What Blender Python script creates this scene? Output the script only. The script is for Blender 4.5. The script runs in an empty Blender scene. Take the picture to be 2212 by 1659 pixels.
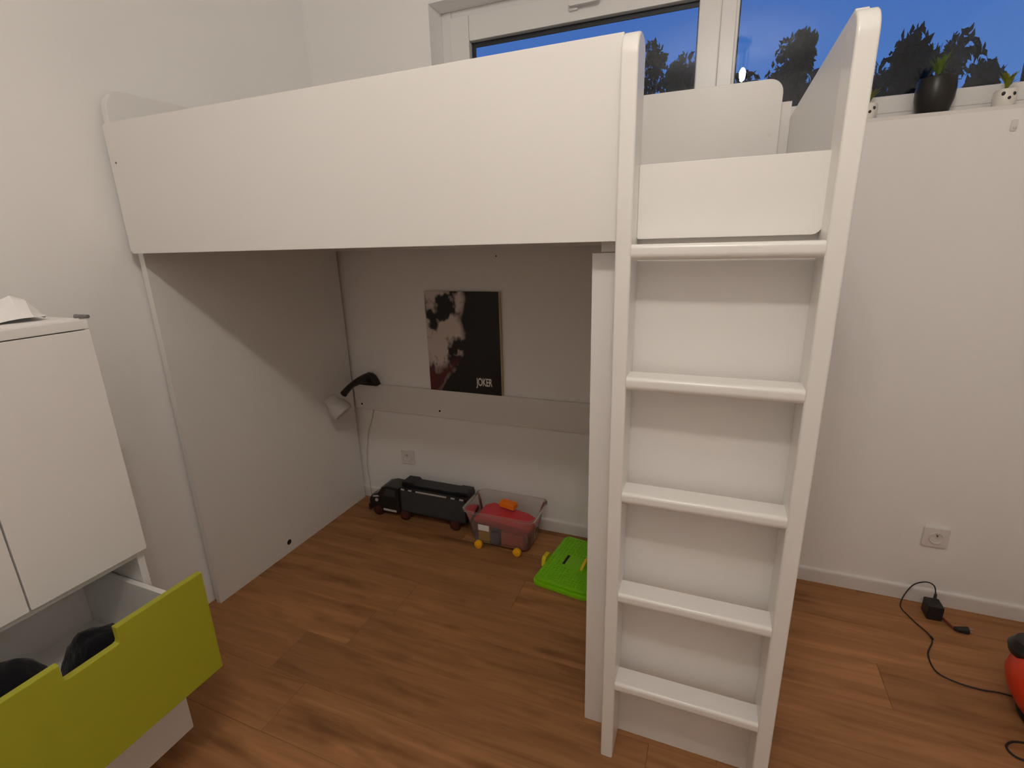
import bpy, bmesh, math, random
from mathutils import Vector, Matrix, Euler, noise
random.seed(7)
SC = bpy.context.scene
COL = SC.collection
PI = math.pi

# ------------------------------------------------------------------ camera
cam_d = bpy.data.cameras.new('camera')
cam = bpy.data.objects.new('camera', cam_d)
COL.objects.link(cam)
F_PX, W_PX = 1077.0, 2212.0
cam_d.sensor_fit = 'HORIZONTAL'
cam_d.sensor_width = 36.0
cam_d.lens = F_PX / W_PX * 36.0
cam_d.clip_start = 0.02
cam_d.clip_end = 300
_rot = (Matrix.Rotation(0.3867, 3, 'Z') @ Matrix.Rotation(1.2918, 3, 'X') @ Matrix.Rotation(-0.0280, 3, 'Z'))
cam.matrix_world = Matrix.Translation((1.8514, -1.1697, 1.4317)) @ _rot.to_4x4()
SC.camera = cam

# ------------------------------------------------------------------ view, world
SC.view_settings.view_transform = 'Standard'
SC.view_settings.look = 'None'
SC.view_settings.gamma = 1.0
SC.view_settings.use_curve_mapping = False
SC.view_settings.exposure = 0.0
try:
    SC.cycles.sample_clamp_indirect = 6.0
    SC.cycles.max_bounces = 8
    SC.cycles.diffuse_bounces = 6
    SC.cycles.glossy_bounces = 3
    SC.cycles.transparent_max_bounces = 10
    SC.cycles.adaptive_threshold = 0.03
    SC.cycles.caustics_reflective = False
    SC.cycles.caustics_refractive = False
except Exception:
    pass


def lin(r, g, b):
    f = lambda c: (c / 255 / 12.92) if c / 255 <= 0.04045 else ((c / 255 + 0.055) / 1.055) ** 2.4
    return (f(r), f(g), f(b), 1.0)


world = bpy.data.worlds.new('dusk_sky')
SC.world = world
world.use_nodes = True
wn, wl = world.node_tree.nodes, world.node_tree.links
wn.clear()
w_out = wn.new('ShaderNodeOutputWorld')
w_bg = wn.new('ShaderNodeBackground')
w_geo = wn.new('ShaderNodeNewGeometry')
w_sep = wn.new('ShaderNodeSeparateXYZ')
w_abs = wn.new('ShaderNodeMath'); w_abs.operation = 'ABSOLUTE'
w_ramp = wn.new('ShaderNodeValToRGB')
w_tc = wn.new('ShaderNodeTexCoord')
wl.new(w_tc.outputs['Generated'], w_sep.inputs[0])
wl.new(w_sep.outputs['Z'], w_abs.inputs[0])
wl.new(w_abs.outputs[0], w_ramp.inputs[0])
w_ramp.color_ramp.elements[0].position = 0.0
w_ramp.color_ramp.elements[0].color = lin(96, 144, 206)
w_ramp.color_ramp.elements[1].position = 0.55
w_ramp.color_ramp.elements[1].color = lin(26, 84, 178)
wl.new(w_ramp.outputs[0], w_bg.inputs[0])
w_bg.inputs[1].default_value = 1.0
wl.new(w_bg.outputs[0], w_out.inputs[0])
wn.remove(w_geo)

LAMP = Vector((1.80, -1.12, 2.575))     # centre of the chandelier's bulbs
LAMP_STRENGTH = 298.0
LAMP_COLOR = (1.0, 0.915, 0.81, 1.0)

# ------------------------------------------------------------------ materials
MATS = {}


def new_mat(name):
    m = bpy.data.materials.new(name)
    m.use_nodes = True
    n, l = m.node_tree.nodes, m.node_tree.links
    n.clear()
    out = n.new('ShaderNodeOutputMaterial')
    MATS[name] = m
    return m, n, l, out


def pbr(name, col, rough=0.5, spec=0.5, var=0.0, vscale=8.0, bump=0.0, bscale=60.0, metal=0.0, trans=0.0, alpha=1.0, coat=0.0, sheen=0.0):
    m, n, l, out = new_mat(name)
    b = n.new('ShaderNodeBsdfPrincipled')
    l.new(b.outputs[0], out.inputs[0])
    b.inputs['Base Color'].default_value = col
    b.inputs['Roughness'].default_value = rough
    b.inputs['Metallic'].default_value = metal
    b.inputs['Specular IOR Level'].default_value = spec
    b.inputs['Transmission Weight'].default_value = trans
    b.inputs['Alpha'].default_value = alpha
    b.inputs['Coat Weight'].default_value = coat
    b.inputs['Sheen Weight'].default_value = sheen
    tc = n.new('ShaderNodeTexCoord')
    if var > 0:
        nz = n.new('ShaderNodeTexNoise')
        nz.inputs['Scale'].default_value = vscale
        nz.inputs['Detail'].default_value = 2
        l.new(tc.outputs['Object'], nz.inputs['Vector'])
        mx = n.new('ShaderNodeMix'); mx.data_type = 'RGBA'
        mx.inputs['A'].default_value = tuple(c * (1 - var) for c in col[:3]) + (1,)
        mx.inputs['B'].default_value = tuple(min(1, c * (1 + var)) for c in col[:3]) + (1,)
        l.new(nz.outputs[0], mx.inputs['Factor'])
        l.new(mx.outputs['Result'], b.inputs['Base Color'])
    if bump > 0:
        nb = n.new('ShaderNodeTexNoise')
        nb.inputs['Scale'].default_value = bscale
        nb.inputs['Detail'].default_value = 3
        l.new(tc.outputs['Object'], nb.inputs['Vector'])
        bp = n.new('ShaderNodeBump')
        bp.inputs['Strength'].default_value = bump
        bp.inputs['Distance'].default_value = 0.01
        l.new(nb.outputs[0], bp.inputs['Height'])
        l.new(bp.outputs[0], b.inputs['Normal'])
    return m


def emit(name, col, strength):
    m, n, l, out = new_mat(name)
    e = n.new('ShaderNodeEmission')
    e.inputs[0].default_value = col
    e.inputs[1].default_value = strength
    l.new(e.outputs[0], out.inputs[0])
    return m


def clear(name, tint, gloss_rough=0.0, ior=1.45, haze=0.0, haze_col=(0.8, 0.8, 0.8, 1)):
    """thin clear sheet: transparent + fresnel reflection, optionally a milky diffuse share"""
    m, n, l, out = new_mat(name)
    tr = n.new('ShaderNodeBsdfTransparent'); tr.inputs[0].default_value = tint
    gl = n.new('ShaderNodeBsdfGlossy'); gl.inputs['Roughness'].default_value = gloss_rough
    fr = n.new('ShaderNodeFresnel'); fr.inputs[0].default_value = ior
    mx = n.new('ShaderNodeMixShader')
    l.new(fr.outputs[0], mx.inputs[0])
    if haze > 0:
        di = n.new('ShaderNodeBsdfDiffuse'); di.inputs[0].default_value = haze_col
        tl = n.new('ShaderNodeBsdfTranslucent'); tl.inputs[0].default_value = haze_col
        ms = n.new('ShaderNodeMixShader'); ms.inputs[0].default_value = 0.5
        l.new(di.outputs[0], ms.inputs[1]); l.new(tl.outputs[0], ms.inputs[2])
        mh = n.new('ShaderNodeMixShader'); mh.inputs[0].default_value = haze
        l.new(tr.outputs[0], mh.inputs[1]); l.new(ms.outputs[0], mh.inputs[2])
        l.new(mh.outputs[0], mx.inputs[1])
    else:
        l.new(tr.outputs[0], mx.inputs[1])
    l.new(gl.outputs[0], mx.inputs[2])
    l.new(mx.outputs[0], out.inputs[0])
    return m


pbr('wall_paint', (0.87, 0.86, 0.85, 1), 0.75, 0.25, var=0.015, vscale=3)
pbr('ceiling_paint', (0.88, 0.87, 0.86, 1), 0.85, 0.2)
pbr('white_foil', (0.775, 0.76, 0.74, 1), 0.34, 0.4)
pbr('white_lacquer', (0.78, 0.765, 0.74, 1), 0.24, 0.5)
pbr('white_trim', (0.76, 0.74, 0.72, 1), 0.4, 0.4)
pbr('window_plastic', (0.78, 0.77, 0.76, 1), 0.3, 0.45)
pbr('black_gasket', (0.006, 0.006, 0.008, 1), 0.5)
pbr('chrome_grey', (0.45, 0.45, 0.45, 1), 0.3, metal=1.0)
pbr('socket_white', (0.74, 0.72, 0.69, 1), 0.25, 0.5)
pbr('dark_hole', (0.02, 0.014, 0.01, 1), 0.9)
pbr('green_front', lin(160, 160, 42), 0.42, 0.35, var=0.03, vscale=6, bump=0.02, bscale=180)
pbr('black_cloth', (0.006, 0.006, 0.008, 1), 0.95, 0.1, bump=0.6, bscale=40, sheen=0.1)
pbr('paper_white', (0.80, 0.78, 0.77, 1), 0.8, 0.2, bump=0.1, bscale=60)
pbr('grey_plastic', (0.16, 0.15, 0.15, 1), 0.5)
pbr('toy_black', (0.012, 0.012, 0.014, 1), 0.38, 0.5)
pbr('toy_slate', (0.045, 0.05, 0.055, 1), 0.45, 0.4, var=0.2, vscale=25)
pbr('toy_silver', (0.5, 0.5, 0.5, 1), 0.35)
pbr('toy_red', (0.22, 0.012, 0.014, 1), 0.4)
pbr('tyre_dark_red', (0.05, 0.012, 0.012, 1), 0.6)
pbr('hub_red', (0.11, 0.012, 0.012, 1), 0.5)
pbr('brick_orange', (0.95, 0.23, 0.01, 1), 0.35)
pbr('brick_coral', (0.80, 0.16, 0.10, 1), 0.4)
pbr('brick_red', (0.62, 0.05, 0.06, 1), 0.4)
pbr('brick_pink', (0.75, 0.20, 0.22, 1), 0.4)
pbr('brick_yellow', (0.85, 0.52, 0.04, 1), 0.4)
pbr('brick_blue', (0.10, 0.14, 0.24, 1), 0.4)
pbr('yellow_plastic', (0.95, 0.48, 0.01, 1), 0.35)
pbr('yellow_clip', (0.78, 0.62, 0.02, 1), 0.4)
pbr('green_plastic', (0.22, 0.60, 0.005, 1), 0.38, 0.5)
pbr('lamp_black', (0.010, 0.008, 0.007, 1), 0.4)
pbr('cord_white', (0.55, 0.53, 0.50, 1), 0.5)
pbr('cord_black', (0.014, 0.012, 0.011, 1), 0.55)
pbr('cord_red', (0.20, 0.03, 0.02, 1), 0.5)
pbr('orange_red_plastic', (0.72, 0.045, 0.012, 1), 0.4, var=0.1, vscale=9)
pbr('dark_olive_plastic', (0.03, 0.045, 0.012, 1), 0.5)
pbr('ceramic_black', (0.014, 0.012, 0.011, 1), 0.35, 0.4)
pbr('ceramic_white', (0.78, 0.76, 0.70, 1), 0.25, 0.5)
pbr('face_black', (0.012, 0.01, 0.01, 1), 0.5)
pbr('leaf_green', (0.10, 0.17, 0.025, 1), 0.5, var=0.3, vscale=30)
pbr('leaf_yellow', (0.20, 0.22, 0.02, 1), 0.5, var=0.3, vscale=30)
pbr('tree_leaf', (0.020, 0.028, 0.020, 1), 0.9, 0.1, var=0.3, vscale=2)
pbr('tree_bark', (0.02, 0.016, 0.012, 1), 0.9, 0.1)
pbr('lawn', (0.03, 0.05, 0.02, 1), 0.95, 0.1, var=0.3, vscale=3)
pbr('lamp_metal', (0.10, 0.10, 0.10, 1), 0.3, metal=0.8)
pbr('poster_edge', (0.45, 0.36, 0.22, 1), 0.7)
pbr('print_white', (0.80, 0.78, 0.76, 1), 0.6)
emit('bulb_glow', LAMP_COLOR, LAMP_STRENGTH)
clear('window_glass', (0.90, 0.93, 0.96, 1), 0.0, 1.38, haze=0.006, haze_col=(0.8, 0.8, 0.82, 1))
clear('crystal_glass', (0.93, 0.93, 0.93, 1), 0.02, 1.7)
clear('milky_plastic', (0.96, 0.94, 0.93, 1), 0.15, 1.35, haze=0.23, haze_col=(0.85, 0.80, 0.78, 1))
clear('milky_shade', (0.9, 0.9, 0.9, 1), 0.3, 1.3, haze=0.95, haze_col=(0.92, 0.90, 0.86, 1))


def wood_mat():
    m, n, l, out = new_mat('laminate_wood')
    b = n.new('ShaderNodeBsdfPrincipled')
    l.new(b.outputs[0], out.inputs[0])
    tc = n.new('ShaderNodeTexCoord')
    oi = n.new('ShaderNodeObjectInfo')
    add = n.new('ShaderNodeVectorMath'); add.operation = 'ADD'
    sc = n.new('ShaderNodeVectorMath'); sc.operation = 'SCALE'
    comb = n.new('ShaderNodeCombineXYZ')
    for i in range(3):
        l.new(oi.outputs['Random'], comb.inputs[i])
    l.new(comb.outputs[0], sc.inputs[0]); sc.inputs['Scale'].default_value = 37.0
    l.new(tc.outputs['Object'], add.inputs[0]); l.new(sc.outputs[0], add.inputs[1])
    mp = n.new('ShaderNodeMapping'); mp.inputs['Scale'].default_value = (1.1, 13, 1)
    l.new(add.outputs[0], mp.inputs[0])
    n1 = n.new('ShaderNodeTexNoise')
    n1.inputs['Scale'].default_value = 2.0; n1.inputs['Detail'].default_value = 5; n1.inputs['Roughness'].default_value = 0.6
    n1.inputs['Distortion'].default_value = 0.7
    l.new(mp.outputs[0], n1.inputs['Vector'])
    mp2 = n.new('ShaderNodeMapping'); mp2.inputs['Scale'].default_value = (1.6, 6.0, 1)
    l.new(add.outputs[0], mp2.inputs[0])
    n2 = n.new('ShaderNodeTexNoise'); n2.inputs['Scale'].default_value = 1.8; n2.inputs['Detail'].default_value = 2
    l.new(mp2.outputs[0], n2.inputs['Vector'])
    r = n.new('ShaderNodeValToRGB')
    e = r.color_ramp.elements
    e[0].position = 0.28; e[0].color = (0.235, 0.106, 0.042, 1)
    e[1].position = 0.72; e[1].color = (0.430, 0.205, 0.084, 1)
    l.new(n1.outputs[0], r.inputs[0])
    # dark knots
    rk = n.new('ShaderNodeValToRGB')
    rk.color_ramp.elements[0].position = 0.22; rk.color_ramp.elements[0].color = (0.35, 0.30, 0.27, 1)
    rk.color_ramp.elements[1].position = 0.42; rk.color_ramp.elements[1].color = (1, 1, 1, 1)
    l.new(n2.outputs[0], rk.inputs[0])
    mk = n.new('ShaderNodeMix'); mk.data_type = 'RGBA'; mk.blend_type = 'MULTIPLY'; mk.inputs['Factor'].default_value = 0.75
    l.new(r.outputs[0], mk.inputs['A']); l.new(rk.outputs[0], mk.inputs['B'])
    hsv = n.new('ShaderNodeHueSaturation')
    mr = n.new('ShaderNodeMapRange'); mr.inputs['To Min'].default_value = 0.86; mr.inputs['To Max'].default_value = 1.14
    l.new(oi.outputs['Random'], mr.inputs['Value']); l.new(mr.outputs[0], hsv.inputs['Value'])
    l.new(mk.outputs['Result'], hsv.inputs['Color'])
    l.new(hsv.outputs[0], b.inputs['Base Color'])
    b.inputs['Roughness'].default_value = 0.55
    b.inputs['Specular IOR Level'].default_value = 0.25
    bp = n.new('ShaderNodeBump'); bp.inputs['Strength'].default_value = 0.08; bp.inputs['Distance'].default_value = 0.004
    l.new(n1.outputs[0], bp.inputs['Height']); l.new(bp.outputs[0], b.inputs['Normal'])


wood_mat()


def poster_mat():
    # generic dark print: black ground, a pale soft patch on the left, a muted red smear (no figure)
    m, n, l, out = new_mat('poster_print')
    b = n.new('ShaderNodeBsdfPrincipled'); l.new(b.outputs[0], out.inputs[0])
    b.inputs['Roughness'].default_value = 0.5
    tc = n.new('ShaderNodeTexCoord')
    sep = n.new('ShaderNodeSeparateXYZ'); l.new(tc.outputs['Generated'], sep.inputs[0])
    nz = n.new('ShaderNodeTexNoise'); nz.inputs['Scale'].default_value = 3.5; nz.inputs['Detail'].default_value = 5
    l.new(tc.outputs['Generated'], nz.inputs['Vector'])

    def math_(op, a, bb):
        q = n.new('ShaderNodeMath'); q.operation = op
        for i, s in enumerate((a, bb)):
            if isinstance(s, (int, float)):
                q.inputs[i].default_value = s
            else:
                l.new(s, q.inputs[i])
        return q.outputs[0]

    def ramp(src, p0, p1, c0, c1):
        r = n.new('ShaderNodeValToRGB')
        r.color_ramp.elements[0].position = p0; r.color_ramp.elements[0].color = c0
        r.color_ramp.elements[1].position = p1; r.color_ramp.elements[1].color = c1
        l.new(src, r.inputs[0]); return r.outputs[0]

    X, Z = sep.outputs['X'], sep.outputs['Z']
    wob = math_('ADD', X, math_('MULTIPLY', math_('SUBTRACT', nz.outputs[0], 0.5), 0.35))
    lowfade = math_('MULTIPLY', math_('MAXIMUM', math_('SUBTRACT', 0.42, Z), 0.0), 0.9)
    pale = ramp(math_('ADD', wob, lowfade), 0.46, 0.54, (1, 1, 1, 1), (0, 0, 0, 1))
    blot = n.new('ShaderNodeTexNoise'); blot.inputs['Scale'].default_value = 4.3; blot.inputs['Detail'].default_value = 3
    mpb = n.new('ShaderNodeMapping'); mpb.inputs['Location'].default_value = (3.1, 0.4, 1.7)
    l.new(tc.outputs['Generated'], mpb.inputs[0]); l.new(mpb.outputs[0], blot.inputs['Vector'])
    holes = ramp(blot.outputs[0], 0.44, 0.52, (0, 0, 0, 1), (1, 1, 1, 1))
    mask = math_('MULTIPLY', pale, holes)
    redm = ramp(math_('ADD', math_('MULTIPLY', Z, 1.4), math_('MULTIPLY', nz.outputs[0], 0.9)), 0.72, 0.92, (1, 1, 1, 1), (0, 0, 0, 1))
    mx1 = n.new('ShaderNodeMix'); mx1.data_type = 'RGBA'
    mx1.inputs['A'].default_value = (0.008, 0.007, 0.006, 1); mx1.inputs['B'].default_value = (0.62, 0.54, 0.50, 1)
    l.new(mask, mx1.inputs['Factor'])
    mx2 = n.new('ShaderNodeMix'); mx2.data_type = 'RGBA'
    l.new(mx1.outputs['Result'], mx2.inputs['A']); mx2.inputs['B'].default_value = (0.09, 0.012, 0.014, 1)
    l.new(math_('MULTIPLY', pale, redm), mx2.inputs['Factor'])
    l.new(mx2.outputs['Result'], b.inputs['Base Color'])


poster_mat()

# ------------------------------------------------------------------ mesh helpers


def box(bm, x0, x1, y0, y1, z0, z1, bev=0.0, seg=2):
    t = bmesh.new()
    bmesh.ops.create_cube(t, size=1.0)
    for v in t.verts:
        v.co = Vector(((x0 + x1) / 2 + v.co.x * (x1 - x0), (y0 + y1) / 2 + v.co.y * (y1 - y0), (z0 + z1) / 2 + v.co.z * (z1 - z0)))
    if bev > 0:
        bmesh.ops.bevel(t, geom=list(t.edges), offset=bev, segments=seg, profile=0.5, affect='EDGES')
    _join(bm, t)
    return bm


def _join(bm, t, mat=None):
    if mat is not None:
        t.transform(mat)
    me = bpy.data.meshes.new('tmp')
    t.to_mesh(me); t.free()
    bm.from_mesh(me)
    bpy.data.meshes.remove(me)


def prism(bm, pts, axis, a0, a1, bev=0.0, seg=2):
    """extrude a 2-D outline along an axis; pts are the other two coordinates in order (x,y),(x,z) or (y,z)"""
    t = bmesh.new()

    def mk(p, a):
        return {'x': (a, p[0], p[1]), 'y': (p[0], a, p[1]), 'z': (p[0], p[1], a)}[axis]
    lo = [t.verts.new(mk(p, a0)) for p in pts]
    hi = [t.verts.new(mk(p, a1)) for p in pts]
    n = len(pts)
    t.faces.new(lo); t.faces.new(hi)
    for i in range(n):
        t.faces.new((lo[i], lo[(i + 1) % n], hi[(i + 1) % n], hi[i]))
    bmesh.ops.recalc_face_normals(t, faces=t.faces)
    if bev > 0:
        es = [e for e in t.edges if (e.verts[0] in lo and e.verts[1] in lo) or (e.verts[0] in hi and e.verts[1] in hi)]
        bmesh.ops.bevel(t, geom=es, offset=bev, segments=seg, profile=0.5, affect='EDGES')
    _join(bm, t)
    return bm


def rounded(x0, x1, z0, z1, r, seg=6):
    """rounded rectangle outline; r = (bl, br, tr, tl)"""
    pts = []
    for (cx, cz, a0, rr) in ((x0, z0, PI, r[0]), (x1, z0, 1.5 * PI, r[1]), (x1, z1, 0, r[2]), (x0, z1, 0.5 * PI, r[3])):
        if rr <= 0:
            pts.append((cx, cz)); continue
        ox = cx + rr if cx == x0 else cx - rr
        oz = cz + rr if cz == z0 else cz - rr
        for i in range(seg + 1):
            a = a0 + 0.5 * PI * i / seg
            pts.append((ox + rr * math.cos(a), oz + rr * math.sin(a)))
    return pts


def lathe(bm, prof, seg=24, mat=None):
    t = bmesh.new()
    rings = []
    for (r, z) in prof:
        if r < 1e-6:
            rings.append([t.verts.new((0, 0, z))])
        else:
            rings.append([t.verts.new((r * math.cos(2 * PI * i / seg), r * math.sin(2 * PI * i / seg), z)) for i in range(seg)])
    for a, b in zip(rings[:-1], rings[1:]):
        for i in range(seg):
            j = (i + 1) % seg
            if len(a) == 1 and len(b) == 1:
                continue
            if len(a) == 1:
                t.faces.new((a[0], b[i], b[j]))
            elif len(b) == 1:
                t.faces.new((a[i], a[j], b[0]))
            else:
                t.faces.new((a[i], a[j], b[j], b[i]))
    bmesh.ops.recalc_face_normals(t, faces=t.faces)
    _join(bm, t, mat)
    return bm


def smooth_path(pts, n=6):
    P = [Vector(p) for p in pts]
    if len(P) < 3:
        return P
    out = []
    for i in range(len(P) - 1):
        p0 = P[max(i - 1, 0)]; p1 = P[i]; p2 = P[i + 1]; p3 = P[min(i + 2, len(P) - 1)]
        for k in range(n):
            t = k / n
            out.append(0.5 * ((2 * p1) + (p2 - p0) * t + (2 * p0 - 5 * p1 + 4 * p2 - p3) * t * t + (3 * p1 - p0 - 3 * p2 + p3) * t ** 3))
    out.append(P[-1])
    return out


def tube(bm, pts, r, seg=8, n=6):
    P = smooth_path(pts, n)
    R = r if isinstance(r, (list, tuple)) else [r] * len(pts)
    t = bmesh.new()
    rings = []
    up = Vector((0, 0, 1))
    for i, p in enumerate(P):
        d = (P[min(i + 1, len(P) - 1)] - P[max(i - 1, 0)]).normalized()
        a = d.cross(up)
        if a.length < 1e-4:
            a = d.cross(Vector((1, 0, 0)))
        a.normalize(); b = d.cross(a).normalized()
        u = i / max(len(P) - 1, 1) * (len(R) - 1)
        k = min(int(u), len(R) - 2) if len(R) > 1 else 0
        rr = R[k] + (R[min(k + 1, len(R) - 1)] - R[k]) * (u - k)
        rings.append([t.verts.new(p + rr * (math.cos(2 * PI * j / seg) * a + math.sin(2 * PI * j / seg) * b)) for j in range(seg)])
    for a, b in zip(rings[:-1], rings[1:]):
        for i in range(seg):
            t.faces.new((a[i], a[(i + 1) % seg], b[(i + 1) % seg], b[i]))
    t.faces.new(rings[0]); t.faces.new(rings[-1])
    bmesh.ops.recalc_face_normals(t, faces=t.faces)
    _join(bm, t)
    return bm


def disc(bm, c, r, axis, depth, seg=20):
    """short cylinder centred at c along an axis"""
    rot = {'x': Matrix.Rotation(PI / 2, 4, 'Y'), 'y': Matrix.Rotation(PI / 2, 4, 'X'), 'z': Matrix.Identity(4)}[axis]
    t = bmesh.new()
    bmesh.ops.create_cone(t, cap_ends=True, segments=seg, radius1=r, radius2=r, depth=depth)
    _join(bm, t, Matrix.Translation(c) @ rot)
    return bm


def obj(name, bm, mat, parent=None, smooth=True, angle=40):
    """link the bmesh (world coordinates) as one mesh object; origin at the thing's base or the mesh's bottom centre"""
    me = bpy.data.meshes.new(name)
    off = None
    if parent is not None:
        off = parent.matrix_basis.translation.copy() if parent.parent is None else parent.parent.matrix_basis.translation + parent.matrix_basis.translation
    else:
        xs = [v.co for v in bm.verts]
        off = Vector(((min(c.x for c in xs) + max(c.x for c in xs)) / 2, (min(c.y for c in xs) + max(c.y for c in xs)) / 2, min(c.z for c in xs)))
    bmesh.ops.translate(bm, verts=bm.verts, vec=-off)
    if smooth:
        ca = math.cos(math.radians(angle))
        for f in bm.faces:
            f.smooth = True
        for e in bm.edges:
            if len(e.link_faces) == 2:
                if e.link_faces[0].normal.dot(e.link_faces[1].normal) < ca:
                    e.smooth = False
    bm.normal_update()
    bm.to_mesh(me); bm.free()
    me.materials.append(MATS[mat])
    o = bpy.data.objects.new(name, me)
    COL.objects.link(o)
    if smooth and angle < 90:
        wn_ = o.modifiers.new('weighted_normal', 'WEIGHTED_NORMAL')
        wn_.keep_sharp = True
        wn_.weight = 80
    if parent is not None:
        o.parent = parent
    else:
        o.location = off
    return o


def B():
    return bmesh.new()


def thing(name, loc, label, cat, group=None):
    o = bpy.data.objects.new(name, None)
    o.empty_display_size = 0.05
    o.location = loc
    COL.objects.link(o)
    return tag(o, label, cat, group)


def tag(o, label, cat, group=None):
    o['label'] = label; o['category'] = cat
    if group:
        o['group'] = group
    return o


def struct(o, label=None):
    o['kind'] = 'structure'
    if label:
        o['label'] = label
    return o


# ------------------------------------------------------------------ room shell
XL, XR, YB, YF, ZC = -0.022, 3.30, 0.991, -2.1, 2.77
WX0, WX1, WZ0, WZ1 = 0.638, 2.80, 1.782, 2.40     # window opening
b = B(); box(b, XL - 0.1, XR + 0.1, YF - 0.1, YB + 0.1, -0.12, -0.012)
floor = struct(obj('floor', b, 'dark_hole', None, False), 'brown wood laminate floor of long planks')
# laminate planks, running along x, rows 0.188 m wide
PW, PL = 0.188, 1.285


def plank_mesh(length):
    t = B()
    g = 0.0003
    box(t, g, length - g, g, PW - g, 0.0, 0.0118, 0.0007, 1)
    me = bpy.data.meshes.new('floor_plank')
    t.to_mesh(me); t.free()
    me.materials.append(MATS['laminate_wood'])
    return me


known = {-2: 0.657, 0: 0.675, -1: 1.775}
full = plank_mesh(PL)
row = math.floor((YF - 0.005) / PW)
while 0.005 + row * PW < YB:
    y0 = 0.005 + row * PW
    start = known.get(row, (row * 0.437 + 0.31) % PL)
    x = start - math.ceil((start - XL) / PL) * PL
    while x < XR:
        a, e = max(x, XL), min(x + PL, XR)
        if e - a > 0.03:
            me = full if (e - a) > PL - 0.001 else plank_mesh(e - a)
            o = bpy.data.objects.new('floor_plank', me)
            COL.objects.link(o)
            o.parent = floor
            o.location = Vector((a, y0, -0.0118)) - floor.location
        x += PL
    row += 1

b = B(); box(b, XL - 0.1, XR + 0.1, YF - 0.1, YB + 0.1, ZC, ZC + 0.1)
struct(obj('ceiling', b, 'ceiling_paint', None, False))
b = B(); box(b, XL - 0.12, XL, YF - 0.1, YB + 0.3, -0.01, ZC)
struct(obj('wall_left', b, 'wall_paint', None, False), 'plain off white wall beside the bed end panel')
b = B(); box(b, XR, XR + 0.12, YF - 0.1, YB + 0.3, -0.01, ZC)
struct(obj('wall_right', b, 'wall_paint', None, False))
b = B(); box(b, XL - 0.1, XR + 0.1, YF - 0.12, YF, -0.01, ZC)
struct(obj('wall_front', b, 'wall_paint', None, False))
# back wall with the window opening
b = B()
YO = YB + 0.30
box(b, XL, WX0, YB, YO, -0.01, ZC)
box(b, WX1, XR, YB, YO, -0.01, ZC)
box(b, WX0, WX1, YB, YO, -0.01, WZ0)
box(b, WX0, WX1, YB, YO, WZ1, ZC)
bmesh.ops.remove_doubles(b, verts=b.verts, dist=1e-5)
wall_back = struct(obj('wall_back', b, 'wall_paint', None, False), 'plain off white wall under and around the window')
b = B(); disc(b, (0.911, YB - 0.0005, 1.368), 0.0035, 'y', 0.001, 10)
obj('drill_hole', b, 'dark_hole', wall_back)


def skirting(name, axis, a0, a1, face):
    b = B()
    prof = [(0, 0.0), (-0.014, 0.0), (-0.014, 0.050), (-0.010, 0.058), (0, 0.062)]
    if axis == 'x':
        prism(b, [(face + p[0], p[1]) for p in prof], 'x', a0, a1)
    else:
        prism(b, [(face - p[0], p[1]) for p in prof], 'y', a0, a1)
    return struct(obj(name, b, 'white_trim'))


skirting('baseboard_back', 'x', XL + 0.015, XR, YB)
skirting('baseboard_left', 'y', YF, -0.035, XL)

# ------------------------------------------------------------------ window
win = bpy.data.objects.new('window_1', None)
win.location = ((WX0 + WX1) / 2, 1.12, WZ0)
COL.objects.link(win)
struct(win, 'white plastic two pane window above the bed')
GY0, GY1 = 1.088, 1.158     # frame depth


def ring(bm, x0, x1, z0, z1, y0, y1, wl, wr, wb, wt, bev=0.004):
    box(bm, x0, x0 + wl, y0, y1, z0, z1, bev)
    box(bm, x1 - wr, x1, y0, y1, z0, z1, bev)
    box(bm, x0 + wl, x1 - wr, y0, y1, z0, z0 + wb, bev)
    box(bm, x0 + wl, x1 - wr, y0, y1, z1 - wt, z1, bev)


b = B(); ring(b, WX0, WX1, WZ0, WZ1, GY0 + 0.012, GY1, 0.05, 0.05, 0.06, 0.05)
box(b, 1.795, 1.852, GY0 + 0.012, GY1, WZ0 + 0.06, WZ1 - 0.05, 0.004)
frame = obj('window_frame', b, 'window_plastic', win)
b = B(); ring(b, 0.682, 1.797, WZ0 + 0.05, WZ1 - 0.028, GY0, GY1 - 0.02, 0.093, 0.079, 0.09, 0.100, 0.006)
sash = obj('window_sash', b, 'window_plastic', win)
b = B(); ring(b, 1.846, WX1 - 0.03, WZ0 + 0.04, WZ1 - 0.03, GY0 + 0.008, GY1 - 0.02, 0.012, 0.045, 0.055, 0.06, 0.004)
obj('glazing_bead', b, 'window_plastic', frame)
# black spacer between the panes and the panes themselves
b = B(); ring(b, 0.770, 1.722, WZ0 + 0.135, WZ1 - 0.124, 1.118, 1.124, 0.022, 0.008, 0.02, 0.022, 0.0)
obj('glazing_spacer', b, 'black_gasket', sash, False)
b = B(); ring(b, 1.854, WX1 - 0.072, WZ0 + 0.09, WZ1 - 0.085, 1.118, 1.124, 0.008, 0.016, 0.008, 0.02, 0.0)
obj('glazing_spacer', b, 'black_gasket', frame, False)
b = B(); box(b, 0.770, 1.722, 1.112, 1.117, WZ0 + 0.135, WZ1 - 0.124)
obj('pane', b, 'window_glass', sash, False)
b = B(); box(b, 1.854, WX1 - 0.072, 1.112, 1.117, WZ0 + 0.09, WZ1 - 0.085)
obj('pane', b, 'window_glass', frame, False)
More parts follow.
